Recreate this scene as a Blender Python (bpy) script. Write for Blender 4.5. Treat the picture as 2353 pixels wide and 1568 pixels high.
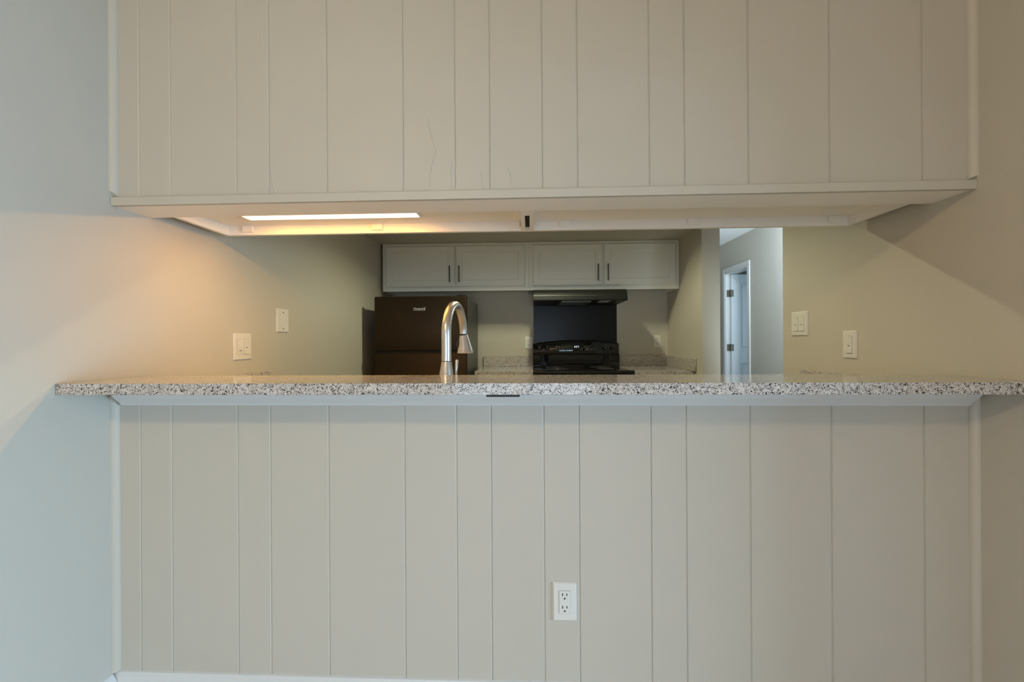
import bpy, bmesh, math, random
from mathutils import Vector, Matrix
random.seed(7)
C = bpy.context.scene.collection
for o in list(bpy.data.objects):
    bpy.data.objects.remove(o)
sc = bpy.context.scene

# ------------------------------------------------------------------ camera
F_PX, YAW, ROLL, PITCH, CAM_H, CAM_D = 1013.5, 0.0426, 0.0056, 0.0005, 1.1457, 1.3122
cam = bpy.data.cameras.new('camera')
cam.sensor_fit = 'HORIZONTAL'; cam.sensor_width = 36.0
cam.lens = 36.0 * F_PX / 2353.0
cam.clip_start = 0.02
cam_ob = bpy.data.objects.new('camera', cam); C.objects.link(cam_ob)
cam_ob.matrix_world = (Matrix.Translation((0, -CAM_D, CAM_H)) @ Matrix.Rotation(YAW, 4, 'Z')
                       @ Matrix.Rotation(math.pi / 2 + PITCH, 4, 'X') @ Matrix.Rotation(-ROLL, 4, 'Z'))
sc.camera = cam_ob

# ------------------------------------------------------------------ view, world, lights
sc.view_settings.view_transform = 'Standard'
sc.view_settings.look = 'None'
sc.view_settings.exposure = 0.04
sc.view_settings.gamma = 1.0
sc.view_settings.use_curve_mapping = False
w = bpy.data.worlds.new('sky'); sc.world = w; w.use_nodes = True
bg = w.node_tree.nodes['Background']
bg.inputs['Color'].default_value = (0.58, 0.77, 1.0, 1); bg.inputs['Strength'].default_value = 0.8

def area(name, loc, target, sx, sy, energy, color, spread=180):
    l = bpy.data.lights.new(name, 'AREA'); l.shape = 'RECTANGLE'; l.size = sx; l.size_y = sy
    l.energy = energy; l.color = color; l.spread = math.radians(spread)
    o = bpy.data.objects.new(name, l); C.objects.link(o); o.location = loc
    o.rotation_euler = (Vector(target) - Vector(loc)).to_track_quat('-Z', 'Y').to_euler()
    return o
# daylight through the dining window / bedroom, added hall daylight, lamp radiances: strength and colour
E_DAY, C_DAY = 52.0, (0.47, 0.71, 1.00)
E_BACK, C_BACK = 18.5, (0.66, 0.79, 1.00)
E_HALL, C_HALL = 21.5, (0.70, 0.89, 1.00)
E_BED, C_BED = 8.4, (0.47, 0.76, 1.00)
E_DINING, C_DINING = 258.0, (1.00, 0.77, 0.46)
E_KITCHEN, C_KITCHEN = 1400.0, (0.99, 0.98, 0.66)
E_STRIP, C_STRIP = 116.0, (1.00, 0.47, 0.05)
E_HALLAMP, C_HALLAMP = 130.0, (0.63, 0.80, 1.00)
area('daylight_dining_window', (3.6, -1.45, 0.75), (-1.288, -0.15, 0.15), 1.7, 1.3, E_DAY, C_DAY, 92)
area('daylight_back_window', (-.1, -4.7, 0.75), (0.0, 0.0, -0.25), 1.8, 1.3, E_BACK, C_BACK, 90)
area('hall_daylight_fill', (2.05, 1.0, 0.75), (2.45, 4.5, 2.6), 0.9, 1.2, E_HALL, C_HALL, 70)  # unseen light added to brighten the hall and its ceiling; no window modelled
area('daylight_bedroom_window', (3.3, 3.25, 1.4), (3.0, 4.7, 1.2), 1.0, 1.2, E_BED, C_BED)

# ------------------------------------------------------------------ materials
def rgb(r, g, b):
    f = lambda v: (v / 255 / 12.92) if v / 255 <= 0.04045 else ((v / 255 + 0.055) / 1.055) ** 2.4
    return (f(r), f(g), f(b), 1)
def mat(name, col, rough=0.5, metal=0.0, spec=0.5, bump=0.0, bscale=150.0, var=0.0, vscale=6.0, emit=None, estr=0.0, aniso=0.0):
    m = bpy.data.materials.new(name); m.use_nodes = True
    nt = m.node_tree; b = nt.nodes['Principled BSDF']
    b.inputs['Base Color'].default_value = col; b.inputs['Roughness'].default_value = rough
    b.inputs['Metallic'].default_value = metal; b.inputs['Specular IOR Level'].default_value = spec
    if aniso: b.inputs['Anisotropic'].default_value = aniso
    tc = nt.nodes.new('ShaderNodeTexCoord')
    if bump:
        n = nt.nodes.new('ShaderNodeTexNoise'); n.inputs['Scale'].default_value = bscale; n.inputs['Detail'].default_value = 3
        bp = nt.nodes.new('ShaderNodeBump'); bp.inputs['Strength'].default_value = bump; bp.inputs['Distance'].default_value = 0.002
        nt.links.new(tc.outputs['Object'], n.inputs['Vector']); nt.links.new(n.outputs['Fac'], bp.inputs['Height'])
        nt.links.new(bp.outputs['Normal'], b.inputs['Normal'])
    if var:
        n2 = nt.nodes.new('ShaderNodeTexNoise'); n2.inputs['Scale'].default_value = vscale; n2.inputs['Detail'].default_value = 4
        mx = nt.nodes.new('ShaderNodeMix'); mx.data_type = 'RGBA'
        mx.inputs['A'].default_value = tuple(c * (1 - var) for c in col[:3]) + (1,)
        mx.inputs['B'].default_value = tuple(min(1, c * (1 + var)) for c in col[:3]) + (1,)
        nt.links.new(tc.outputs['Object'], n2.inputs['Vector']); nt.links.new(n2.outputs['Fac'], mx.inputs['Factor'])
        nt.links.new(mx.outputs['Result'], b.inputs['Base Color'])
    if emit:
        b.inputs['Emission Color'].default_value = emit; b.inputs['Emission Strength'].default_value = estr
    return m
def granite(name):
    m = bpy.data.materials.new(name); m.use_nodes = True
    nt = m.node_tree; b = nt.nodes['Principled BSDF']; L = nt.links.new
    b.inputs['Roughness'].default_value = 0.09; b.inputs['Specular IOR Level'].default_value = 0.22
    tc = nt.nodes.new('ShaderNodeTexCoord')
    def noise(scale, detail, rough, dist=0.0):
        n = nt.nodes.new('ShaderNodeTexNoise'); n.inputs['Scale'].default_value = scale
        n.inputs['Detail'].default_value = detail; n.inputs['Roughness'].default_value = rough; n.inputs['Distortion'].default_value = dist
        L(tc.outputs['Object'], n.inputs['Vector']); return n.outputs['Fac']
    def ramp(src, stops):
        r = nt.nodes.new('ShaderNodeValToRGB'); e = r.color_ramp.elements
        e[0].position, e[0].color = stops[0]; e[1].position, e[1].color = stops[1]
        for p, c in stops[2:]:
            x = e.new(p); x.color = c
        L(src, r.inputs['Fac']); return r.outputs['Color']
    def mix(f, a, c):
        x = nt.nodes.new('ShaderNodeMix'); x.data_type = 'RGBA'; L(f, x.inputs['Factor']); L(a, x.inputs['A'])
        if isinstance(c, tuple): x.inputs['B'].default_value = c
        else: L(c, x.inputs['B'])
        return x.outputs['Result']
    base = ramp(noise(90, 3, 0.5), [(0.35, (0.53, 0.475, 0.43, 1)), (0.60, (0.67, 0.62, 0.585, 1))])
    grey = ramp(noise(190, 2, 0.5, 0.8), [(0.56, (0, 0, 0, 1)), (0.66, (1, 1, 1, 1))])
    c1 = mix(grey, base, (0.30, 0.27, 0.25, 1))
    dark = ramp(noise(195, 2, 0.55, 1.5), [(0.55, (0, 0, 0, 1)), (0.595, (1, 1, 1, 1))])
    c2 = mix(dark, c1, (0.035, 0.028, 0.024, 1))
    L(c2, b.inputs['Base Color'])
    return m
WALL = rgb(197, 190, 177)
M_wall = mat('greige_wall_paint', WALL, 0.62, bump=0.10, bscale=170, var=0.012)
M_board = mat('greige_panel_paint', WALL, 0.5, bump=0.05, bscale=60, var=0.015, vscale=3)
M_trim = mat('white_trim_paint', rgb(218, 217, 215), 0.4, bump=0.03, bscale=60)
M_under = mat('white_cabinet_bottom_paint', rgb(244, 238, 230), 0.5, bump=0.04, bscale=50)
M_ceil = mat('ceiling_paint', rgb(240, 240, 238), 0.8, bump=0.2, bscale=120)
M_floor = mat('beige_carpet', rgb(205, 198, 186), 0.95, bump=0.6, bscale=400, var=0.08, vscale=90)
M_tile = mat('kitchen_vinyl', rgb(140, 128, 112), 0.5, var=0.08, vscale=20)
M_patio = mat('patio_concrete', rgb(150, 148, 142), 0.9, var=0.1, vscale=4)
M_cab = mat('white_cabinet_paint', rgb(236, 234, 225), 0.38, bump=0.02, bscale=40)
M_gran = granite('speckled_granite')
M_plate = mat('white_plastic', rgb(226, 222, 214), 0.3, var=0.01)
M_gap = mat('shaded_plastic_gap', rgb(186, 182, 174), 0.6, var=0.02)
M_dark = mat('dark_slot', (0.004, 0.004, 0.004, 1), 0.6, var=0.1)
M_steel = mat('brushed_nickel', (0.62, 0.59, 0.55, 1), 0.33, metal=1.0, bump=0.015, bscale=300, aniso=0.4)
M_chrome = mat('chrome', (0.8, 0.8, 0.8, 1), 0.08, metal=1.0, var=0.02)
M_pull = mat('dark_nickel', (0.20, 0.18, 0.16, 1), 0.3, metal=1.0, bump=0.02, bscale=200)
M_fridge = mat('textured_black_steel', (0.013, 0.0085, 0.0055, 1), 0.42, bump=0.12, bscale=420, var=0.1, vscale=200)
M_fridge.node_tree.nodes['Principled BSDF'].inputs['Specular Tint'].default_value = (1.0, 0.68, 0.42, 1)
M_gasket = mat('black_rubber', (0.004, 0.004, 0.004, 1), 0.5, var=0.1)
M_fside = mat('charcoal_side_paint', (0.05, 0.055, 0.05, 1), 0.35, bump=0.06, bscale=300)
M_black = mat('gloss_black_enamel', (0.006, 0.006, 0.006, 1), 0.035, var=0.1, vscale=40)
M_blackm = mat('satin_black_steel', (0.010, 0.010, 0.009, 1), 0.42, spec=0.3, bump=0.01, bscale=30)
M_splash = mat('black_splash_panel', (0.012, 0.012, 0.012, 1), 0.25, spec=0.22, bump=0.01, bscale=10)
M_lens = mat('grey_lamp_lens', (0.10, 0.10, 0.09, 1), 0.25, var=0.1)
M_sticker = mat('printed_sticker', (0.45, 0.45, 0.44, 1), 0.6, var=0.25, vscale=120)
M_print = mat('pale_print', (0.30, 0.30, 0.29, 1), 0.5, var=0.05)
M_badge = mat('silver_badge', (0.88, 0.87, 0.84, 1), 0.4, metal=0.0, var=0.02)
M_iron = mat('black_iron', (0.006, 0.006, 0.006, 1), 0.5, bump=0.05)
M_coil = mat('burner_coil_iron', (0.02, 0.02, 0.02, 1), 0.45, bump=0.05, bscale=200)
M_hinge = mat('bronze_hinge', rgb(112, 104, 92), 0.45, metal=0.3, var=0.05)
M_strip = mat('led_diffuser', (0.9, 0.85, 0.8, 1), 0.5, var=0.01, emit=C_STRIP + (1,), estr=E_STRIP)
M_lensw = mat('lit_lamp_lens', (0.9, 0.85, 0.8, 1), 0.5, var=0.01, emit=(1.0, 0.74, 0.48, 1), estr=2.6)
M_kit = mat('kitchen_lamp_diffuser', (0.9, 0.9, 0.88, 1), 0.5, var=0.01, emit=C_KITCHEN + (1,), estr=E_KITCHEN)
M_din = mat('dining_lamp_globe', (0.9, 0.9, 0.88, 1), 0.5, var=0.01, emit=C_DINING + (1,), estr=E_DINING)
M_hal = mat('hall_lamp_globe', (0.9, 0.9, 0.88, 1), 0.5, var=0.01, emit=C_HALLAMP + (1,), estr=E_HALLAMP)
M_led = mat('clock_digits', (0.1, 0.1, 0.1, 1), 0.4, var=0.01, emit=(0.75, 0.85, 1.0, 1), estr=1.2)
M_glass = bpy.data.materials.new('window_glass'); M_glass.use_nodes = True
_nt = M_glass.node_tree; _nt.nodes.remove(_nt.nodes['Principled BSDF'])
_t = _nt.nodes.new('ShaderNodeBsdfTransparent'); _t.inputs['Color'].default_value = (0.93, 0.96, 0.95, 1)
_g = _nt.nodes.new('ShaderNodeBsdfGlossy'); _g.inputs['Roughness'].default_value = 0.02
_f = _nt.nodes.new('ShaderNodeFresnel'); _f.inputs['IOR'].default_value = 1.35
_m = _nt.nodes.new('ShaderNodeMixShader')
_nt.links.new(_f.outputs['Fac'], _m.inputs['Fac']); _nt.links.new(_t.outputs['BSDF'], _m.inputs[1]); _nt.links.new(_g.outputs['BSDF'], _m.inputs[2])
_nt.links.new(_m.outputs['Shader'], _nt.nodes['Material Output'].inputs['Surface'])

# ------------------------------------------------------------------ mesh helpers
class MB:
    def __init__(s): s.bm = bmesh.new()
    def box(s, x0, x1, y0, y1, z0, z1, bev=0.0, seg=1):
        r = bmesh.ops.create_cube(s.bm, size=1.0)
        for v in r['verts']:
            v.co = Vector(((x0 + x1) / 2 + v.co.x * (x1 - x0), (y0 + y1) / 2 + v.co.y * (y1 - y0), (z0 + z1) / 2 + v.co.z * (z1 - z0)))
        if bev:
            es = list({e for v in r['verts'] for e in v.link_edges})
            bmesh.ops.bevel(s.bm, geom=es, offset=bev, segments=seg, affect='EDGES', profile=0.5)
        return s
    def prism(s, pts, axis, a, b):
        # pts: 2D outline; axis 'x': (y,z) swept in x; 'y': (x,z); 'z': (x,y)
        def P(p, t):
            return {'x': (t, p[0], p[1]), 'y': (p[0], t, p[1]), 'z': (p[0], p[1], t)}[axis]
        A = [s.bm.verts.new(P(p, a)) for p in pts]; B = [s.bm.verts.new(P(p, b)) for p in pts]
        n = len(pts); fs = [s.bm.faces.new(A), s.bm.faces.new(B)]
        for i in range(n):
            fs.append(s.bm.faces.new((A[i], A[(i + 1) % n], B[(i + 1) % n], B[i])))
        bmesh.ops.recalc_face_normals(s.bm, faces=fs)
        return s
    def tube(s, path, radii, n=20, cap=True):
        path = [Vector(p) for p in path]
        if not isinstance(radii, (list, tuple)): radii = [radii] * len(path)
        rings = []; ref = None; fs = []
        for i, p in enumerate(path):
            t = (path[min(i + 1, len(path) - 1)] - path[max(i - 1, 0)])
            if t.length < 1e-9: t = Vector((0, 0, 1))
            t.normalize()
            if ref is None: ref = t.orthogonal().normalized()
            ref = (ref - t * ref.dot(t))
            if ref.length < 1e-6: ref = t.orthogonal()
            ref.normalize(); q = t.cross(ref)
            rings.append([s.bm.verts.new(p + (ref * math.cos(2 * math.pi * k / n) + q * math.sin(2 * math.pi * k / n)) * radii[i]) for k in range(n)])
        for a, b in zip(rings, rings[1:]):
            for k in range(n):
                fs.append(s.bm.faces.new((a[k], a[(k + 1) % n], b[(k + 1) % n], b[k])))
        if cap:
            fs.append(s.bm.faces.new(rings[0])); fs.append(s.bm.faces.new(rings[-1]))
        bmesh.ops.recalc_face_normals(s.bm, faces=fs)
        return s
    def lathe(s, cx, cy, prof, n=28):
        # prof: (radius, z) bottom to top about the vertical axis
        return s.tube_z(cx, cy, prof, n)
    def tube_z(s, cx, cy, prof, n):
        rings = [[s.bm.verts.new((cx + r * math.cos(2 * math.pi * k / n), cy + r * math.sin(2 * math.pi * k / n), z)) for k in range(n)] for r, z in prof]
        fs = []
        for a, b in zip(rings, rings[1:]):
            for k in range(n):
                fs.append(s.bm.faces.new((a[k], a[(k + 1) % n], b[(k + 1) % n], b[k])))
        fs.append(s.bm.faces.new(rings[0])); fs.append(s.bm.faces.new(rings[-1]))
        bmesh.ops.recalc_face_normals(s.bm, faces=fs)
        return s
    def panel_door(s, x0, x1, z0, z1, yb, yf, ch=.006, st=.055, rec=.007, ic=.004):
        # yb: back face, yf: front face (either direction); chamfered outer edge, recessed middle panel
        d = 1 if yf > yb else -1
        rings = []
        for ins, y in ((0, yb), (0, yf - d * ch), (ch, yf), (st, yf), (st + ic, yf - d * rec)):
            rings.append([s.bm.verts.new(p) for p in ((x0 + ins, y, z0 + ins), (x1 - ins, y, z0 + ins), (x1 - ins, y, z1 - ins), (x0 + ins, y, z1 - ins))])
        fs = [s.bm.faces.new(rings[0]), s.bm.faces.new(rings[-1])]
        for a, b in zip(rings, rings[1:]):
            for k in range(4): fs.append(s.bm.faces.new((a[k], a[(k + 1) % 4], b[(k + 1) % 4], b[k])))
        bmesh.ops.recalc_face_normals(s.bm, faces=fs)
        return s
    def build(s, name, m, parent=None, off=(0, 0, 0), loc=None, smooth=False):
        if loc is not None: off = loc
        bmesh.ops.translate(s.bm, verts=s.bm.verts, vec=-Vector(off))
        me = bpy.data.meshes.new(name); s.bm.to_mesh(me); s.bm.free()
        me.materials.append(m)
        if smooth:
            for p in me.polygons: p.use_smooth = True
            me.set_sharp_from_angle(angle=math.radians(40))
        o = bpy.data.objects.new(name, me); C.objects.link(o)
        if parent: o.parent = parent
        if loc is not None: o.location = loc
        return o
def thing(name, label, cat, loc=(0, 0, 0), rz=0.0, group=None):
    o = bpy.data.objects.new(name, None); C.objects.link(o); o.empty_display_size = 0.05
    o.location = loc; o.rotation_euler = (0, 0, rz); o['label'] = label; o['category'] = cat
    if group: o['group'] = group
    return o
def tag(o, label, cat, group=None):
    o['label'] = label; o['category'] = cat
    if group: o['group'] = group
    return o
def struct(o, label=None):
    o['kind'] = 'structure'
    if label: o['label'] = label
    return o
def box(*a): return MB().box(*a)

# ------------------------------------------------------------------ the shell
XL, XR, CEIL = -1.288, 1.262, 2.44
YB = 2.755                      # kitchen back wall face
BAR_T = 0.13                    # thickness of the pass-through wall
struct(box(XL - .12, XL, -3.6, YB, 0, CEIL).build('wall_left', M_wall), 'greige left wall running from dining area into kitchen')
m = MB()
m.box(XR, 1.371, -.40, .951, 0, CEIL)
m.box(XR, 1.371, -1.5, -.40, 2.06, CEIL)
m.box(XR, 1.371, -3.6, -1.5, 0, CEIL)
struct(m.build('wall_right', M_wall), 'greige right wall ending at the hall opening')
m = MB()
m.box(XL - .12, -.9, -3.72, -3.6, 0, CEIL); m.box(.7, 1.371, -3.72, -3.6, 0, CEIL); m.box(-.9, .7, -3.72, -3.6, 2.06, CEIL)
struct(m.build('wall_dining_back', M_wall))
struct(box(XL - .12, 1.242, YB, YB + .12, 0, CEIL).build('wall_back', M_wall), 'greige kitchen back wall behind the range')
struct(box(1.242, 1.371, 1.9435, 6.0, 0, CEIL).build('wall_stub', M_wall), 'greige wall end between kitchen and hall')
m = MB()
m.box(2.603, 2.72, .951, 4.09, 0, CEIL); m.box(2.603, 2.72, 4.70, 6.0, 0, CEIL); m.box(2.603, 2.72, 4.09, 4.70, 2.035, CEIL)
struct(m.build('wall_hall_right', M_wall), 'hall wall with the white open door')
struct(box(1.371, 4.5, .83, .951, 0, CEIL).build('wall_hall_near', M_wall))
struct(box(1.371, 4.5, 6.0, 6.12, 0, CEIL).build('wall_hall_end', M_wall))
struct(box(4.38, 4.5, .951, 6.0, 0, CEIL).build('wall_bedroom', M_wall))
struct(box(XL - .12, 1.371, -3.72, YB + .12, CEIL, CEIL + .1).build('ceiling', M_ceil))
struct(box(1.371, 4.5, .83, 6.12, CEIL, CEIL + .1).build('ceiling_hall', M_ceil))
struct(box(XL, 1.242, 1.9435, YB, 1.987, CEIL).build('trim_soffit', M_wall), 'dropped soffit above the kitchen wall cabinets')
struct(box(XL - .12, 1.371, -3.72, .13, -.1, 0).build('floor', M_floor))
struct(box(XL - .12, 4.5, .13, 6.12, -.1, 0).build('floor_kitchen', M_tile))
struct(box(-6.0, 9.0, -9.0, -3.72, -.12, -.02).build('floor_yard', M_patio))
struct(box(1.371, 9.0, -3.72, .13, -.12, -.02).build('floor_patio', M_patio))

# glazed patio door the daylight comes through
wf = MB()
for a in ((-1.5, -1.44, 0, 2.06), (-.46, -.40, 0, 2.06), (-1.44, -.46, 0, .06), (-1.44, -.46, 2.0, 2.06)):
    wf.box(1.285, 1.345, *a)
wfo = struct(wf.build('window_1', M_trim))
box(1.312, 1.318, -1.44, -.46, .06, 2.0).build('pane', M_glass, wfo)

r = thing('added_daylight_shade', 'unseen roller shade added to hold daylight off the upper walls', 'shade', (1.275, -.95, 1.98)); L = tuple(r.location)  # added out of view to cut window daylight on the upper walls
MB().box(1.2745, 1.2755, -1.45, -.45, 1.74, 1.985).build('added_shade_fabric', M_plate, r, L)
MB().tube([(1.278, -1.46, 1.99), (1.278, -.44, 1.99)], .016, 14).build('roller', M_plate, r, L)
MB().box(1.270, 1.280, -1.45, -.45, 1.728, 1.742).build('hem_bar', M_plate, r, L)
wf = MB()
for a in ((-.9, -.84, 0, 2.06), (.64, .7, 0, 2.06), (-.13, -.07, .06, 2.0), (-.84, .64, 0, .06), (-.84, .64, 2.0, 2.06)):
    wf.box(a[0], a[1], -3.69, -3.63, a[2], a[3])
wfo = struct(wf.build('window_2', M_trim))
box(-.84, -.13, -3.663, -3.657, .06, 2.0).build('pane', M_glass, wfo)
box(-.07, .64, -3.663, -3.657, .06, 2.0).build('pane', M_glass, wfo)

# pass-through wall, lower and upper half, each clad in grooved boards
GROOVES = [XL, -1.204, -1.104, -.895, -.793, -.612, -.379, -.222, -.118, .0385, .1425, .3525, .4545, .638, .868, 1.126, XR]
def boards(parent, z0, z1):
    # each joint is a shallow V: a broad facet on the left board, a steep short one on the right board
    for i, (a, b) in enumerate(zip(GROOVES, GROOVES[1:])):
        dy = random.uniform(-.0003, .0003)
        p = [(a, .0075)]
        p += [(a, dy)] if i == 0 else [(a, .0026), (a + .0009, dy)]
        p += [(b, dy)] if i == len(GROOVES) - 2 else [(b - .0054, dy), (b - .0006, .0026), (b, .0026)]
        p += [(b, .0075)]
        MB().prism(p, 'z', z0, z1).build('board', M_board, parent)
wl = struct(box(XL, XR, .0075, BAR_T, 0, 1.007).build('wall_front', M_board), 'half wall of painted grooved boards under the granite bar')
boards(wl, .10, 1.0065)
wu = struct(box(XL, XR, .0075, BAR_T, 1.571, CEIL).build('wall_header', M_under), 'painted grooved board wall above the pass-through')
boards(wu, 1.585, CEIL)
for pth in [[(-0.304, 1.817), (-0.299, 1.78), (-0.288, 1.747), (-0.281, 1.721), (-0.283, 1.699), (-0.294, 1.669), (-0.298, 1.636), (-0.3, 1.61)], [(-0.147, 1.652), (-0.142, 1.63), (-0.14, 1.599)], [(-0.231, 1.68), (-0.235, 1.641), (-0.23, 1.598)], [(-0.789, 1.667), (-0.783, 1.633), (-0.776, 1.601)], [(-0.827, 2.182), (-0.817, 2.112), (-0.812, 2.046)], [(-0.064, 1.66), (-0.055, 1.631), (-0.059, 1.603)]]:
    rm = MB(); n = len(pth)
    top = [rm.bm.verts.new((x, -.0012, z)) for x, z in pth]
    l_ = [rm.bm.verts.new((x - .0012, .0004, z)) for x, z in pth]; r_ = [rm.bm.verts.new((x + .0030, .0004, z)) for x, z in pth]
    for i in range(n - 1):
        rm.bm.faces.new((l_[i], top[i], top[i + 1], l_[i + 1])); rm.bm.faces.new((top[i], r_[i], r_[i + 1], top[i + 1]))
    rm.bm.faces.new((l_[0], r_[0], top[0])); rm.bm.faces.new((top[-1], r_[-1], l_[-1]))
    bmesh.ops.recalc_face_normals(rm.bm, faces=rm.bm.faces)
    rm.build('paint_ridge', M_board, wu)
struct(MB().prism([(-.012, 1.5695), (-.012, 1.594), (-.009, 1.5965), (.0, 1.5965), (.0, 1.5695)], 'x', XL + .001, XR - .001).build('trim_1', M_board), 'flat painted strip along the bottom edge of the header')
# cove moulding under the bar
struct(MB().prism([(-.001, 1.0065), (-.056, 1.0065), (-.056, 1.002), (-.050, .997), (-.034, .978), (-.016, .962), (-.012, .956), (-.001, .956)], 'x', -1.256, 1.241).build('trim_2', M_trim), 'white cove moulding under the granite bar')
# corner mouldings
def corner(name, x, sgn, z0, z1, cut):
    r = .0172
    pts = [(0, 0)] + [(r - r * (1 - math.cos(t)) * .62 if False else r * math.cos(t) * (1 if True else 0), r * math.sin(t)) for t in [k * math.pi / 2 / 8 for k in range(9)]]
    mb = MB().prism([(x + sgn * px, -py) for px, py in pts], 'z', z0, z1)
    if cut:
        for v in mb.bm.verts:
            if abs(v.co.z - z0) < 1e-6: v.co.z += cut * (-v.co.y)
    return struct(mb.build(name, M_board, smooth=True))
corner('trim_3', XL, 1, .136, .985, 0); corner('trim_4', XR, -1, .136, .985, 0)
corner('trim_5', XL, 1, 1.597, CEIL, .9); corner('trim_6', XR, -1, 1.597, CEIL, .5)
# baseboards
def base(name, prof, axis, a, b): return struct(MB().prism(prof, axis, a, b).build(name, M_trim))
bp = [(0, 0), (-.016, 0), (-.016, .112), (-.012, .124), (-.006, .134), (0, .136)]
base('baseboard_front', bp, 'x', XL + .001, XR - .001)
base('baseboard_left', [(XL - p[0] * 1.15, p[1]) for p in bp], 'y', -3.6, -.017)
base('baseboard_right', [(XR + p[0], p[1]) for p in bp], 'y', -.39, -.017)
base('baseboard_hall', [(2.603 + p[0], p[1] * .7) for p in bp], 'y', .951, 4.02)

# ------------------------------------------------------------------ hall door
d = struct(MB().build('door_1', M_trim), 'white panelled hall door standing open')
cs = MB()
cs.box(2.589, 2.603, 4.03, 4.09, 0, 2.035, .003); cs.box(2.589, 2.603, 4.70, 4.76, 0, 2.035, .003); cs.box(2.589, 2.603, 4.03, 4.76, 2.035, 2.095, .003)
cs.build('door_casing', M_trim, d)
jb = MB(); jb.box(2.598, 2.725, 4.08, 4.098, 0, 2.035); jb.box(2.598, 2.725, 4.686, 4.712, 0, 2.035); jb.box(2.598, 2.725, 4.08, 4.712, 2.02, 2.037)
jb.build('door_jamb', M_trim, d)
sl = MB(); y0, y1 = 4.646, 4.681; X0, X1 = 2.655, 3.405
sl.box(X0, X1, y0 + .016, y1, .012, 2.015)
for a in ((X0, X0 + .115, .012, 2.015), (X1 - .115, X1, .012, 2.015), (X0 + .115, X1 - .115, 1.90, 2.015), (X0 + .115, X1 - .115, .83, 1.02), (X0 + .115, X1 - .115, .012, .24), (3.0, 3.09, .24, .83), (3.0, 3.09, 1.02, 1.90)):
    sl.box(a[0], a[1], y0, y0 + .018, a[2], a[3], .004)
slab = sl.build('door_slab', M_trim, d)
for (xa, xb) in ((X0 + .115, 3.0), (3.09, X1 - .115)):
    for (za, zb) in ((.24, .83), (1.02, 1.90)):
        MB().box(xa + .025, xb - .025, y0 + .005, y0 + .018, za + .025, zb - .025, .008).build('raised_panel', M_trim, slab)
for zc in (1.765, 1.045, .3):
    h = MB(); h.box(2.612, 2.652, 4.682, 4.6865, zc - .045, zc + .045); h.box(2.652, 2.685, 4.6425, 4.646, zc - .045, zc + .045)
    h.tube([(2.650, 4.640, zc - .047), (2.650, 4.640, zc + .047)], .007, 10); h.box(2.644, 2.652, 4.64, 4.686, zc - .045, zc + .045)
    h.build('hinge', M_hinge, d)
kn = MB(); kn.tube([(3.35, 4.648, .95), (3.35, 4.59, .95)], [.012, .026], 14); kn.build('door_knob', M_hinge, d)

# ------------------------------------------------------------------ granite bar
bar = tag(MB().box(XL + .0015, XR - .0015, -.172, .112, 1.007, 1.037, .0006, 1).build('bar_countertop', M_gran, loc=(0, -.03, 1.007)),
          'long speckled granite bar top spanning the pass-through on the half wall', 'countertop')
br = tag(MB().box(-.117, -.0295, -.166, -.058, 1.0005, 1.0067, .001).build('support_bracket', M_iron, loc=(-.073, -.11, 1.0)),
         'small flat black steel bracket under the granite bar edge', 'bracket')

# ------------------------------------------------------------------ pass-through cabinets (seen from below)
def pass_cabinet(x0, x1, label, blocks, cab_end):
    r = thing('overhead_cabinet', label, 'cabinet', ((x0 + x1) / 2, .285, 1.580), group='white cabinets over the pass-through')
    L = tuple(r.location); t = .016
    y0, y1, z0, z1 = BAR_T + .001, .437, 1.580, 2.28
    box(x0 + t, x1 - t, y0, y1 - .019, z0 + .036, z0 + .048).build('bottom_panel', M_under, r, L)
    for a, b in ((x0, x0 + t), (x1 - t, x1)):
        box(a, b, y0, y1 - .019, z0, z1).build('side_panel', M_under, r, L)
    box(x0, x1, y1 - .019, y1, z0, z0 + .04).build('bottom_rail', M_under, r, L)
    fr = MB(); fr.box(x0, x0 + .04, y1 - .019, y1, z0 + .04, z1); fr.box(x1 - .04, x1, y1 - .019, y1, z0 + .04, z1)
    fr.box(x0 + .04, x1 - .04, y1 - .019, y1, z1 - .04, z1); fr.build('face_frame', M_cab, r, L)
    box(x0 + t, x1 - t, y0, y0 + .006, z0 + .048, z1).build('back_panel', M_under, r, L)
    box(x0, x1, y0, y1, z1, z1 + .015).build('top_panel', M_under, r, L)
    for bx in blocks:
        MB().box(bx - .022, bx + .022, y1 - .029, y1 - .019, z0 + .010, z0 + .036, .0015).build('glue_block', M_under, r, L)
    n = 2; wd = (x1 - x0 - .05) / n
    for k in range(n):
        dx0 = x0 + .025 + k * wd; dx1 = dx0 + wd - .006
        dm = MB().panel_door(dx0, dx1, z0 + .03, z1 - .03, y1, y1 + .019)
        do = dm.build('door', M_cab, r, L)
        hx = dx1 - .028 if k == 0 else dx0 + .028
        hm = MB(); hm.tube([(hx, y1 + .045, z0 + .07), (hx, y1 + .045, z0 + .21)], .0055, 10)
        hm.box(hx - .004, hx + .004, y1 + .019, y1 + .045, z0 + .085, z0 + .093); hm.box(hx - .004, hx + .004, y1 + .019, y1 + .045, z0 + .187, z0 + .195)
        hm.build('handle', M_pull, do, )
        hm_o = do.children[0]; hm_o.location = (-L[0], -L[1], -L[2])
    return r
pass_cabinet(-1.232, -.0185, 'white overhead cabinet with the lit strip lamp beneath', (-1.133, -.606, -.062), 0)
rc = pass_cabinet(-.002, 1.222, 'white overhead cabinet with the bare unlit underside', (.137, .628, 1.155), 1)
_L = tuple(rc.location)
fl = MB(); fl.box(-.0184, -.0021, .418, .437, 1.580, 2.28); fl.box(-.0184, -.0021, .132, .215, 1.580, 1.61);  # rear strip added to shut kitchen light out of the gap
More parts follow.
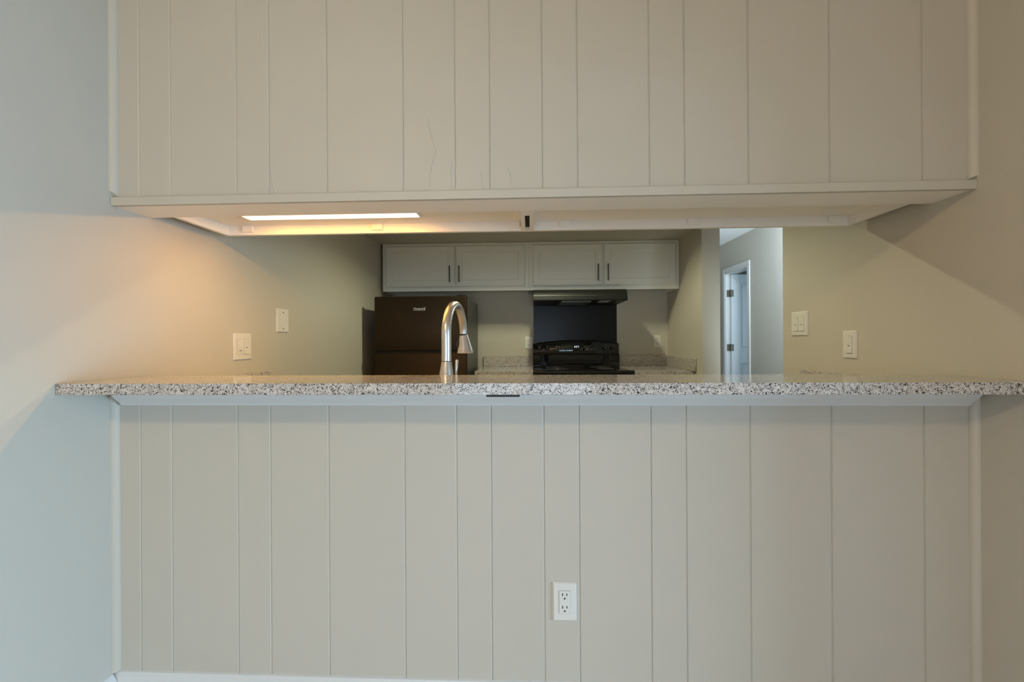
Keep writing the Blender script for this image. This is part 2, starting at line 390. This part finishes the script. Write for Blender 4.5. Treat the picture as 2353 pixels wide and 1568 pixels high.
box(-.0183, -.0022, .2155, .4175, 1.594, 1.62).build('gap_shadow_plug', M_dark, rc, _L)  # black plug stands in for the deep shadow between the two cabinets
fl.build('filler_and_light_block', M_under, rc, _L)
# under cabinet lamp
r = thing('strip_lamp', 'glowing white strip lamp under the left overhead cabinet', 'lamp', (-.72, .285, 1.616))
L = tuple(r.location)
MB().box(-1.066, -.400, .252, .318, 1.6135, 1.6158, .0006).build('lamp_housing', M_plate, r, L)
MB().prism([(-1.056, .257), (-.410, .257), (-.412, .314), (-1.053, .314)], 'z', 1.6095, 1.6136).build('diffuser', M_lensw, r, L)
MB().box(-1.050, -.415, .277, .294, 1.6080, 1.6096).build('led_row', M_strip, r, L)
for a, b in ((-1.065, -1.056), (-.410, -.401)):
    MB().box(a, b, .254, .316, 1.6085, 1.6136, .001).build('end_cap', M_plate, r, L)
MB().tube([(-.401, .265, 1.612), (-.388, .265, 1.613), (-.36, .264, 1.6138), (-.33, .262, 1.6138)], .0020, 8).build('cord', M_plate, r, L)

# ------------------------------------------------------------------ plates on the walls (local: x right, -y out of the wall, z up)
def screw(parent, x, z, y):
    MB().tube([(x, y + .001, z), (x, y - .001, z)], .0032, 12).build('screw', M_hinge, parent)
def wall_plate(name, label, cat, loc, rz, devices, pw, ph=.114):
    r = thing(name, label, cat, loc, rz)
    pl = MB(); n = len(devices); sp = .046
    pl.prism([(-pw / 2, 0), (-pw / 2, -.002), (-pw / 2 + .004, -.006), (pw / 2 - .004, -.006), (pw / 2, -.002), (pw / 2, 0)], 'z', -ph / 2, ph / 2)
    for v in pl.bm.verts:                      # bevel the top and bottom edge too
        if v.co.y < -.004: v.co.z *= (1 - .008 / ph)
    pl.build('cover_plate', M_plate, r)
    for i, dv in enumerate(devices):
        cx = (i - (n - 1) / 2) * sp
        if dv == 'blank':
            for z in (-.042, .042):
                MB().tube([(cx, -.0055, z), (cx, -.0075, z)], .0032, 12).build('screw', M_pull, r)
            continue
        ins = MB(); ins.box(cx - .0172, cx + .0172, -.0063, -.005, -.0342, .0342); ins.build('insert_gap', M_gap, r)
        if dv == 'rocker':
            MB().prism([(-.0055, -.033), (-.0075, -.033), (-.0105, .001), (-.0075, .033), (-.0055, .033)], 'x', cx - .0162, cx + .0162).build('rocker', M_plate, r)
            MB().box(cx - .008, cx + .008, -.0096, -.0085, -.0185, -.0165).build('indicator_slot', M_dark, r)
        elif dv == 'rocker_up':
            MB().prism([(-.0055, -.033), (-.0098, -.033), (-.0072, -.001), (-.0085, .033), (-.0055, .033)], 'x', cx - .0162, cx + .0162).build('rocker', M_plate, r)
            MB().box(cx - .0042, cx + .0042, -.0090, -.0070, -.0058, -.0030).build('indicator_slot', M_lens, r)
        elif dv == 'duplex':
            rc = MB().box(cx - .0162, cx + .0162, -.0082, -.0055, -.033, .033, .0008).build('receptacle', M_plate, r)
            for zc in (.0185, -.0185):
                for sx, hh in ((-.0063, .0042), (.0063, .0034)):
                    MB().box(cx + sx - .0013, cx + sx + .0013, -.0086, -.0075, zc + .0045 - hh, zc + .0045 + hh).build('slot', M_dark, rc)
                MB().tube([(cx, -.0086, zc - .007), (cx, -.0075, zc - .007)], .0026, 12).build('slot', M_dark, rc)
        for z in (-.0486, .0486):
            MB().tube([(cx, -.0058, z), (cx, -.0066, z)], .0028, 12).build('screw', M_plate, r)
    return r
Q = math.pi / 2
wall_plate('wall_outlet', 'white duplex outlet low on the grooved board wall', 'outlet', (.0955, -.0003, .3755), 0, ['duplex'], .070)
wall_plate('light_switch', 'white double switch plate on the warm-lit left wall', 'switch', (XL + .0003, .602, 1.128), Q, ['rocker', 'rocker_up'], .120, .118)
wall_plate('blank_plate', 'white blank cover plate with two screws on left wall', 'wall plate', (XL + .0003, .921, 1.259), Q, ['blank'], .108, .122)
wall_plate('light_switch', 'white double switch plate on right wall near the hall opening', 'switch', (XR - .0003, .811, 1.220), -Q, ['rocker_up', 'rocker_up'], .125, .114)
wall_plate('light_switch', 'white single switch plate on right wall above bar end', 'switch', (XR - .0003, .485, 1.125), -Q, ['rocker_up'], .076, .110)
wall_plate('wall_outlet', 'white outlet beside the left edge of the black range', 'outlet', (-.020, YB - .0003, 1.131), 0, ['duplex'], .070)
wall_plate('wall_outlet', 'white outlet right of the range above granite splash', 'outlet', (1.149, YB - .0003, 1.139), 0, ['duplex'], .068, .105)

# ------------------------------------------------------------------ sink counter behind the half wall
r = thing('sink_countertop', 'lower speckled granite sink counter behind the bar with end splashes', 'countertop', (0, .45, .884))
L = tuple(r.location)
MB().box(XL + .002, XR - .002, BAR_T + .001, .80, .884, .914, .002).build('slab', M_gran, r, L)
MB().box(XL + .001, XL + .021, BAR_T + .002, .79, .914, 1.006, .002).build('side_splash', M_gran, r, L)
MB().box(XR - .021, XR - .001, BAR_T + .002, .785, .914, 1.006, .002).build('side_splash', M_gran, r, L)
def base_cabinet(x0, x1, y0, y1, face, label, nd):
    r = thing('base_cabinet', label, 'cabinet', ((x0 + x1) / 2, (y0 + y1) / 2, 0))
    L = tuple(r.location)
    f = y1 if face > 0 else y0
    m = MB(); m.box(x0, x1, y0, y1, .1, .8835); m.box(x0 + .01, x1 - .01, y0 + .05, y1 - .05, 0, .1); m.build('body', M_cab, r, L)
    wd = (x1 - x0 - .04) / nd
    for k in range(nd):
        a = x0 + .02 + k * wd + .003; b = a + wd - .006
        dm = MB().panel_door(a, b, .13, .86, f, f + face * .019)
        do = dm.build('door', M_cab, r, L)
        hx = b - .028; hy = f + face * .04
        hm = MB().tube([(hx, hy, .66), (hx, hy, .80)], .0055, 10)
        for hz in (.675, .785): hm.tube([(hx, f + face * .019, hz), (hx, hy, hz)], .004, 8)
        hm.build('handle', M_pull, do, L)
    return r
base_cabinet(XL + .01, XR - .01, BAR_T + .002, .77, 1, 'white base cabinets under the sink counter behind half wall', 5)

# ------------------------------------------------------------------ faucet
r = thing('kitchen_faucet', 'brushed nickel gooseneck pull-down faucet rising behind the granite bar', 'faucet', (-.296, .225, .914))
L = tuple(r.location)
bx, by = -.296, .225
MB().tube_z(bx, by, [(.031, .9142), (.031, .919), (.0295, .96), (.0275, 1.0), (.0245, 1.035), (.0205, 1.058), (.0182, 1.072), (.0175, 1.0755)], 32).build('base', M_steel, r, L, smooth=True)
MB().tube_z(bx, by, [(.0165, 1.0755), (.0165, 1.0775)], 28).build('seam_ring', M_dark, r, L, smooth=True)
dx, dy = .030, .200; R = math.hypot(dx, dy) / 2; ux, uy = dx / (2 * R), dy / (2 * R)
zc = 1.175; path = [(bx, by, 1.0775), (bx, by, 1.11), (bx, by, 1.15)]; rad = [.0176, .0174, .0172]
for k in range(0, 25):
    a = math.pi * k / 24
    s = R - R * math.cos(a)
    path.append((bx + ux * s, by + uy * s, zc + (R + .004) * math.sin(a))); rad.append(.0172 - .0022 * k / 24)
MB().tube(path, rad, 28).build('spout', M_steel, r, L, smooth=True)
ex, ey = bx + dx, by + dy
MB().tube([(ex, ey, 1.1755), (ex, ey, 1.172)], .0152, 28).build('seam_ring', M_dark, r, L, smooth=True)
MB().tube([(ex, ey, 1.172), (ex + .001, ey + .001, 1.165), (ex + .003, ey + .003, 1.14), (ex + .005, ey + .005, 1.115), (ex + .006, ey + .006, 1.103), (ex + .006, ey + .006, 1.099)], [.0160, .0178, .0232, .0295, .0328, .031], 32).build('spray_head', M_steel, r, L, smooth=True)
sh = r.children[-1]
MB().box(ex - .030, ex - .016, ey - .008, ey + .008, 1.122, 1.150, .003).build('spray_button', M_gasket, r, L)
hv = MB(); hv.tube([(bx + .012, by, 1.010), (bx + .036, by, 1.010)], .0105, 18)
hv.tube([(bx + .032, by, 1.012), (bx + .034, by, 1.04), (bx + .0365, by, 1.080), (bx + .0365, by, 1.083)], [.0035, .0045, .0062, .004], 14)
hv.build('handle', M_steel, r, L, smooth=True)

# ------------------------------------------------------------------ refrigerator
FX0, FX1, FY0, FH = -1.180, -.478, 1.97, 1.488
r = thing('refrigerator', 'black textured refrigerator beside the left kitchen wall', 'refrigerator', ((FX0 + FX1) / 2, 2.33, 0))
L = tuple(r.location)
MB().box(FX0 + .004, FX1 - .004, FY0 + .062, 2.69, .03, FH - .008, .006, 2).build('body', M_fside, r, L)
box(FX0 + .012, FX1 - .012, FY0 + .052, FY0 + .062, .06, FH - .016).build('gasket', M_gasket, r, L)
def fdoor(z0, z1, nm, hz0, hz1):
    dm = MB().box(FX0, FX1, FY0, FY0 + .052, z0, z1, .010, 3)
    o = dm.build(nm, M_fridge, r, L, smooth=True)
    MB().box(FX0 - .004 + .02, FX0 + .045, FY0 - .022, FY0 + .004, hz0, hz1, .006, 2).build('door_handle', M_gasket, o, L)
    return o
fz = fdoor(1.0755, FH, 'freezer_door', 1.080, 1.090)
fd = fdoor(.07, 1.063, 'fridge_door', .50, .88)
box(FX0 + .02, FX1 - .02, FY0 + .02, FY0 + .052, 1.063, 1.0755).build('door_gap', M_gasket, r, L)
box(FX0 + .02, FX1 - .02, FY0 + .03, FY0 + .07, .0, .07).build('toe_grille', M_gasket, r, L)
MB().box(FX1 - .075, FX1 - .01, FY0 + .005, FY0 + .075, FH - .004, FH + .010, .004, 2).build('hinge_cap', M_gasket, r, L)
tx = bpy.data.curves.new('badge', 'FONT'); tx.body = 'Hotpoint'; tx.size = .0245; tx.extrude = .0006; tx.align_x = 'CENTER'; tx.align_y = 'CENTER'; tx.shear = .15
tx.materials.append(M_badge)
_t = bpy.data.objects.new('badge_text', tx); C.objects.link(_t); bpy.context.view_layer.update()
_me = bpy.data.meshes.new_from_object(_t.evaluated_get(bpy.context.evaluated_depsgraph_get())); bpy.data.objects.remove(_t)
to = bpy.data.objects.new('badge', _me); C.objects.link(to); to.parent = fz
to.rotation_euler = (Q, 0, 0)
to.location = Vector((-.836, FY0 - .0008, 1.394)) - Vector(L)
bl = MB()
for a in ((-.7935, -.7915, 1.381, 1.408), (-.882, -.7915, 1.381, 1.3826)):
    bl.box(a[0], a[1], FY0 - .0012, FY0 + .001, a[2], a[3])
bl.build('badge_border', M_badge, fz, L)

# ------------------------------------------------------------------ back counters
YF = 2.095
def back_counter(x0, x1, label, side):
    r = thing('kitchen_countertop', label, 'countertop', ((x0 + x1) / 2, 2.42, .884)); L = tuple(r.location)
    MB().box(x0, x1, YF, YB - .001, .884, .914, .002).build('slab', M_gran, r, L)
    MB().box(x0, x1 - (.021 if side else 0), YB - .021, YB - .001, .914, 1.010, .002).build('backsplash', M_gran, r, L)
    if side: MB().box(x1 - .020, x1, YF - .045, YB - .001, .914, 1.008, .002).build('side_splash', M_gran, r, L)
back_counter(-.437, .018, 'short granite counter between refrigerator and range', False)
back_counter(.794, 1.2405, 'granite counter right of the range with side splash', True)
base_cabinet(-.437, .018, 2.13, YB - .002, -1, 'white base cabinet between refrigerator and range', 1)
base_cabinet(.794, 1.238, 2.13, YB - .002, -1, 'white base cabinet right of the range', 1)

# ------------------------------------------------------------------ range
RX0, RX1, RY0 = .0235, .7885, 2.075
r = thing('range', 'black freestanding electric range against the back wall', 'range', ((RX0 + RX1) / 2, 2.4, 0)); L = tuple(r.location)
cx = (RX0 + RX1) / 2
box(RX0 + .004, RX1 - .004, RY0 + .03, 2.74, .02, .895).build('body', M_blackm, r, L)
od = MB().box(RX0 + .006, RX1 - .006, RY0, RY0 + .03, .22, .87, .006, 2).build('oven_door', M_black, r, L)
hm = MB().tube([(RX0 + .06, RY0 - .04, .82), (RX1 - .06, RY0 - .04, .82)], .011, 12)
for hx in (RX0 + .08, RX1 - .08): hm.tube([(hx, RY0 - .04, .82), (hx, RY0 + .002, .82)], .008, 10)
hm.build('oven_handle', M_blackm, od, L)
MB().box(RX0 + .006, RX1 - .006, RY0 + .002, RY0 + .03, .04, .21, .006, 2).build('drawer', M_black, r, L)
ct = MB(); ct.box(RX0, RX1, RY0 - .004, 2.685, .893, .912, .006, 3)
ct.box(RX0, RX1, RY0 - .004, RY0 + .012, .905, .919, .005, 2)
ct.build('cooktop', M_black, r, L, smooth=True)
for (bxx, byy, rr) in ((RX0 + .19, RY0 + .17, .098), (RX1 - .19, RY0 + .17, .076), (RX0 + .19, RY0 + .44, .076), (RX1 - .19, RY0 + .44, .098)):
    bo = MB().tube_z(bxx, byy, [(rr, .9115), (rr + .008, .914), (rr + .010, .9165), (rr + .004, .9165), (rr - .006, .9125)], 28).build('drip_bowl', M_chrome, r, L, smooth=True)
    sp = []
    for k in range(90):
        a = k / 89 * 2 * math.pi * 3.6; q = .018 + (rr - .024) * k / 89
        sp.append((bxx + q * math.cos(a), byy + q * math.sin(a), .9205))
    MB().tube(sp, .0038, 6).build('burner_coil', M_coil, bo, L, smooth=True)
# backguard with an arched top: a leaning control face over a recessed lower panel
bg_ = MB(); N = 24
ztop = lambda u: 1.124 + .030 * (1 - (2 * u - 1) ** 2)
LEAN = .128
bow = lambda x: .38 * (x - cx) ** 2
vs = []
for i in range(N + 1):
    u = i / N; x = RX0 - .003 + (RX1 - RX0 + .006) * u; zt = ztop(u)
    w_ = bow(x); ys = [(2.672, .912), (2.672, 1.022), (2.642 + w_, 1.026), (2.640 + w_, 1.034), (2.640 + w_ + LEAN * (zt - .012 - 1.034), zt - .012), (2.658 + w_, zt - .003), (2.668 + w_, zt), (2.745, zt), (2.745, .912)]
    vs.append([bg_.bm.verts.new((x, y, z)) for y, z in ys])
fs = [bg_.bm.faces.new(vs[0]), bg_.bm.faces.new(vs[-1])]
K = len(vs[0])
for a, b in zip(vs, vs[1:]):
    for k in range(K): fs.append(bg_.bm.faces.new((a[k], a[(k + 1) % K], b[(k + 1) % K], b[k])))
bmesh.ops.recalc_face_normals(bg_.bm, faces=fs)
bgo = bg_.build('backguard', M_black, r, L, smooth=True)
def face_pt(x, z):                       # point on the leaning control face
    u = (x - RX0) / (RX1 - RX0); zt = ztop(u) - .012
    return 2.640 + bow(x) + LEAN * (z - 1.034)
for kx in (RX0 + .055, RX0 + .125, RX1 - .125, RX1 - .055):
    kz = 1.082; ky = face_pt(kx, kz)
    ko = MB().tube([(kx, ky + .002, kz), (kx, ky - .006, kz), (kx, ky - .008, kz), (kx, ky - .024, kz + .002)], [.022, .021, .017, .015], 24).build('knob', M_blackm, bgo, L, smooth=True)
    pm = MB()
    for k in range(6):
        a = math.radians(-60 + 48 * k + 30); R2 = .029
        pxx, pzz = kx + R2 * math.sin(a), kz + R2 * .9 * math.cos(a)
        pm.box(pxx - .0028, pxx + .0028, face_pt(pxx, pzz) - .0012, face_pt(pxx, pzz) + .001, pzz - .0018, pzz + .0018)
    pm.build('knob_marks', M_print, bgo, L)
    MB().box(kx - .0018, kx + .0018, ky - .0265, ky - .022, kz - .009, kz + .012).build('knob_pointer', M_print, bgo, L)
for gx, gz in ((.222, 1.094), (.236, 1.100), (.252, 1.094), (.222, 1.076), (.237, 1.073), (.258, 1.075), (.282, 1.072), (.226, 1.086), (.252, 1.084),
               (.482, 1.096), (.500, 1.098), (.516, 1.096), (.482, 1.082), (.500, 1.079), (.516, 1.082), (.490, 1.069), (.508, 1.069), (.535, 1.104), (.542, 1.070), (.456, 1.074), (.160, 1.090)):
    y = face_pt(gx, gz); MB().box(gx - .0055, gx + .0055, y - .0022, y + .002, gz - .0030, gz + .0030, .001).build('button', M_print, bgo, L)
MB().box(.372, .450, face_pt(.41, 1.092) - .002, face_pt(.41, 1.092) + .004, 1.078, 1.108).build('clock_window', M_black, bgo, L)
dg = MB(); fy = face_pt(.41, 1.092) - .0032
SEG = {'2': 'abged', '1': 'bc', '7': 'abc', '0': 'abcdef'}
def digit(ch, x, z, w_=.0085, h_=.0165, t=.0022):
    for s_ in SEG[ch]:
        e = {'a': (x, x + w_, z + h_ - t, z + h_), 'g': (x, x + w_, z + h_ / 2 - t / 2, z + h_ / 2 + t / 2), 'd': (x, x + w_, z, z + t),
             'b': (x + w_ - t, x + w_, z + h_ / 2, z + h_), 'c': (x + w_ - t, x + w_, z, z + h_ / 2), 'f': (x, x + t, z + h_ / 2, z + h_), 'e': (x, x + t, z, z + h_ / 2)}[s_]
        dg.box(e[0], e[1], fy, fy + .001, e[2], e[3])
for ch, x in (('2', .388), ('2', .405), ('7', .419)): digit(ch, x, 1.085)
for z in (1.089, 1.096): dg.box(.3995, .4017, fy, fy + .001, z, z + .0022)
dg.build('clock_digits', M_led, bgo, L)

# black splash panel and range hood
tag(MB().box(RX0 + .003, RX1 - .004, YB - .008, YB - .0005, .93, 1.4698, .0015).build('splash_panel', M_splash, loc=(cx, YB - .004, .93)),
    'black sheet splash panel on the wall between range and hood', 'splash panel')
r = thing('range_hood', 'black range hood under the right kitchen wall cabinet', 'range hood', (cx, 2.5, 1.47)); L = tuple(r.location)
HX0, HX1 = .024, .778
MB().prism([(YB - .001, 1.4705), (2.262, 1.4705), (2.258, 1.476), (2.262, 1.504), (2.272, 1.525), (2.292, 1.553), (2.305, 1.562), (2.32, 1.5665), (YB - .001, 1.5665)], 'x', HX0, HX1).build('hood_body', M_blackm, r, L, smooth=True)
MB().box(HX0 + .001, HX1 - .25, 2.2575, 2.266, 1.5045, 1.5072).build('highlight_strip', M_lens, r, L)  # grey strip stands in for the highlight line along the hood front
MB().prism([(.250, 2.275), (.490, 2.275), (.470, 2.560), (.236, 2.560)], 'z', 1.458, 1.4704).build('lamp_lens', M_lens, r, L)
MB().box(.562, .650, 2.285, 2.46, 1.4690, 1.4704).build('label_sticker', M_sticker, r, L)
MB().box(.015, .021, 2.44, 2.452, 1.548, 1.5765).build('mounting_clip', M_iron, r, L)
MB().box(-.012, -.002, 2.44, 2.452, 1.548, 1.5765).build('mounting_clip', M_iron, r, L)
MB().box(.52, .66, 2.2566, 2.262, 1.482, 1.494, .001).build('switch_panel', M_gasket, r, L)

# ------------------------------------------------------------------ kitchen wall cabinets
def wall_cabinet(x0, x1, doors, label, inset_l, inset_r):
    y0, z0, z1 = 2.43, 1.5775, 1.986
    r = thing('wall_cabinet', label, 'cabinet', ((x0 + x1) / 2, 2.59, z0), group='white wall cabinets on the kitchen back wall'); L = tuple(r.location)
    m = MB(); m.box(x0, x1, y0 + .019, YB - .001, z0 + .035, z1 - .001)
    m.box(x0, x0 + .016, y0 + .019, YB - .001, z0, z0 + .036); m.box(x1 - .016, x1, y0 + .019, YB - .001, z0, z0 + .036)
    m.build('body', M_cab, r, L)
    f = MB(); da, db = doors[0][0], doors[-1][1]
    f.box(x0, x1, y0, y0 + .0195, z0, z0 + .045); f.box(x0, x1, y0, y0 + .0195, z1 - .04, z1 - .001)
    f.box(x0, da + .02, y0, y0 + .0195, z0 + .045, z1 - .04); f.box(db - .02, x1, y0, y0 + .0195, z0 + .045, z1 - .04)
    mid = (doors[0][1] + doors[1][0]) / 2; f.box(mid - .03, mid + .03, y0, y0 + .0195, z0 + .045, z1 - .04)
    f.build('face_frame', M_cab, r, L)
    for k, (a, b) in enumerate(doors):
        za, zb = 1.611, 1.9595; yy = y0 - .020
        dm = MB().panel_door(a, b, za, zb, y0 - .0005, yy)
        do = dm.build('door', M_cab, r, L)
        hx = b - .038 if k == 0 else a + .030
        hm = MB().tube([(hx, yy - .028, 1.646), (hx, yy - .028, 1.787)], .0062, 12)
        for hz in (1.668, 1.765): hm.tube([(hx, yy, hz), (hx, yy - .028, hz)], .0045, 8)
        hm.build('handle', M_pull, do, L, smooth=True)
wall_cabinet(-1.268, -.0145, ((-1.237, -.645), (-.633, -.047)), 'white two-door wall cabinet above the refrigerator', 0, 0)
wall_cabinet(-.0135, 1.2405, ((.020, .603), (.617, 1.210)), 'white two-door wall cabinet above the range hood', 0, 0)

# ------------------------------------------------------------------ lamps
KX, KY = .10, 1.55
r = thing('ceiling_lamp', 'kitchen ceiling lamp with a deep charcoal drum in front of soffit', 'lamp', (KX, KY, CEIL)); L = tuple(r.location)
N = 40; dm = MB()
rings = [[dm.bm.verts.new((KX + q * math.cos(2 * math.pi * k / N), KY + q * math.sin(2 * math.pi * k / N), z)) for k in range(N)] for q, z in ((.190, CEIL - .001), (.190, CEIL - .20), (.182, CEIL - .20), (.182, CEIL - .012))]
fs = [dm.bm.faces.new(rings[0]), dm.bm.faces.new(rings[-1])]
for A, B in zip(rings, rings[1:]):
    for k in range(N): fs.append(dm.bm.faces.new((A[k], A[(k + 1) % N], B[(k + 1) % N], B[k])))
bmesh.ops.recalc_face_normals(dm.bm, faces=fs)
dm.build('drum', M_fside, r, L, smooth=True)
MB().tube_z(KX, KY, [(.012, CEIL - .072), (.014, CEIL - .06), (.014, CEIL - .012)], 16).build('lamp_holder', M_plate, r, L)
MB().tube_z(KX, KY, [(.004, CEIL - .134), (.018, CEIL - .129), (.028, CEIL - .116), (.031, CEIL - .103), (.028, CEIL - .089), (.016, CEIL - .072)], 24).build('bulb', M_kit, r, L, smooth=True)
def globe(x, y, m, label):
    r = thing('ceiling_lamp', label, 'lamp', (x, y, CEIL)); L = tuple(r.location)
    MB().tube_z(x, y, [(.15, CEIL - .03), (.155, CEIL - .02), (.155, CEIL - .0005)], 32).build('lamp_base', M_plate, r, L, smooth=True)
    MB().tube_z(x, y, [(.012, CEIL - .135), (.042, CEIL - .128), (.065, CEIL - .105), (.072, CEIL - .08), (.065, CEIL - .055), (.045, CEIL - .03)], 32).build('globe', m, r, L, smooth=True)
globe(-.95, -2.35, M_din, 'round warm dining ceiling lamp above the camera side')
r = thing('ceiling_lamp', 'hanging white hall lamp beyond the hall opening', 'lamp', (2.25, 2.75, CEIL)); L = tuple(r.location)
MB().tube_z(2.25, 2.75, [(.008, CEIL - .07), (.008, CEIL - .012), (.05, CEIL - .010), (.05, CEIL - .0005)], 24).build('canopy', M_plate, r, L, smooth=True)
MB().tube_z(2.25, 2.75, [(.02, CEIL - .17), (.07, CEIL - .16), (.095, CEIL - .12), (.07, CEIL - .08), (.02, CEIL - .07)], 32).build('globe', M_hal, r, L, smooth=True)
